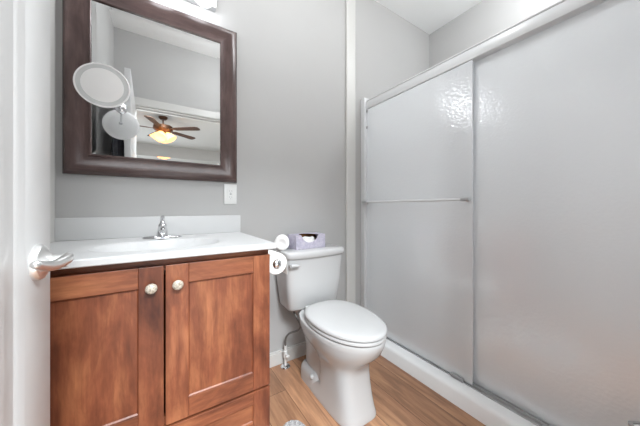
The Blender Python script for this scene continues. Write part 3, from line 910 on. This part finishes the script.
bn = thing('waste_bin', 'pale slim lidded waste bin with grey rim at the lower right corner', 'bin', (1.13, 0.02, 0))
ca, cb = Vector((0.76, -0.65, 0)).normalized(), Vector((-0.65, -0.76, 0)).normalized()
co = Vector((1.092, 0.117, 0))
def brect(z, i, r=0.012, n=5):
    la, lb = 0.165, 0.095
    pts = []
    for (a0, b0, st) in ((i + r, i + r, PI), (la - i - r, i + r, 1.5 * PI), (la - i - r, lb - i - r, 0), (i + r, lb - i - r, 0.5 * PI)):
        for k in range(n + 1):
            t = st + 0.5 * PI * k / n
            p = co + ca * (a0 + r * math.cos(t)) + cb * (b0 + r * math.sin(t))
            pts.append((p.x, p.y, z))
    return pts
bm = B()
loft(bm, [brect(0.001, 0.014), brect(0.416, 0.0), brect(0.416, 0.0025), brect(0.006, 0.0165)], True, True)
obj('body', bm, M['bin'], bn, smooth=40)
bm = B()
loft(bm, [brect(0.412, -0.0025), brect(0.420, -0.0025), brect(0.420, 0.004), brect(0.4165, 0.004)], False, False)
o = obj('rim', bm, M['bin_grey'], bn, smooth=40); o['label'] = 'grey rim'

bm = B()
loft(bm, [brect(0.4100, 0.0035), brect(0.4155, 0.0035), brect(0.4185, 0.012), brect(0.4190, 0.020)], True, True)
o = obj('lid', bm, M['bottle'], bn, smooth=40)

# ------------------------------------------------------------------ added fill-light fixtures out of frame, fan in the bedroom
for cx, cy, lab in ((0.66, 0.72, 'added round fill-light fixture above the bathroom floor, out of the picture'), (1.80, 0.45, 'added round fill-light fixture above the shower, out of the picture')):
    cl = thing('added_ceiling_fixture', lab, 'light', (cx, cy, H))  # fixture added to go with the fill lamp below it
    bm = B(); lathe(bm, [(0.0, 0.0), (0.09, 0.0), (0.088, 0.02), (0.06, 0.03), (0.0, 0.03)], (cx, cy, H - 0.0005), (0, 0, -1), 40)
    obj('base', bm, M['plastic'], cl, smooth=40)
    bm = B(); lathe(bm, [(0.0, 0.0), (0.050, 0.0), (0.058, 0.012), (0.05, 0.035), (0.0, 0.045)], (cx, cy, H - 0.031), (0, 0, -1), 40)
    obj('diffuser', bm, M['lens'], cl, smooth=40)

fanx, fany = 0.05, -2.62
fan = thing('ceiling_fan', 'bronze ceiling fan with lit amber shades, reflected in the mirror', 'fan', (fanx, fany, BH))
bm = B(); lathe(bm, [(0.0, 0.0), (0.075, 0.0), (0.072, 0.03), (0.045, 0.06), (0.0, 0.065)], (fanx, fany, BH), (0, 0, -1), 28)
obj('canopy', bm, M['bronze'], fan, smooth=40)
bm = B(); tube(bm, [(fanx, fany, BH - 0.06), (fanx, fany, BH - 0.16)], 0.013, 12)
obj('downrod', bm, M['bronze'], fan, smooth=40)
bm = B(); lathe(bm, [(0.0, 0.0), (0.09, 0.0), (0.16, 0.02), (0.165, 0.08), (0.13, 0.12), (0.07, 0.14), (0.06, 0.20), (0.0, 0.20)], (fanx, fany, BH - 0.155), (0, 0, -1), 32)
obj('motor', bm, M['bronze'], fan, smooth=40)
for k in range(5):
    a = math.radians(-36 + 72 * k)
    u = Vector((math.cos(a), math.sin(a), 0)); w = Vector((-u.y, u.x, 0.16)).normalized()
    c0 = Vector((fanx, fany, BH - 0.235))
    bm = B()
    outl = [(0.11, -.02), (0.20, -.025), (0.24, -.055), (0.66, -.072), (0.70, -.055), (0.715, 0), (0.70, .055), (0.66, .072), (0.24, .055), (0.20, .025), (0.11, .02)]
    nrm = u.cross(w)
    loft(bm, [[c0 + u * x + w * y + nrm * h for x, y in outl] for h in (-0.004, 0.004)])
    obj('blade', bm, M['blade'], fan)
for k in range(4):
    a = math.radians(20 + 90 * k)
    u = Vector((math.cos(a), math.sin(a), 0))
    bm = B()
    ax = (u * 0.62 + Vector((0, 0, -0.8))).normalized()
    lathe(bm, [(0.0, 0.0), (0.035, 0.0), (0.06, 0.03), (0.075, 0.08), (0.10, 0.14), (0.096, 0.143), (0.0, 0.12)], Vector((fanx, fany, BH - 0.31)) + u * 0.06, ax, 20)
    obj('lamp_shade', bm, M['amber'], fan, smooth=50)
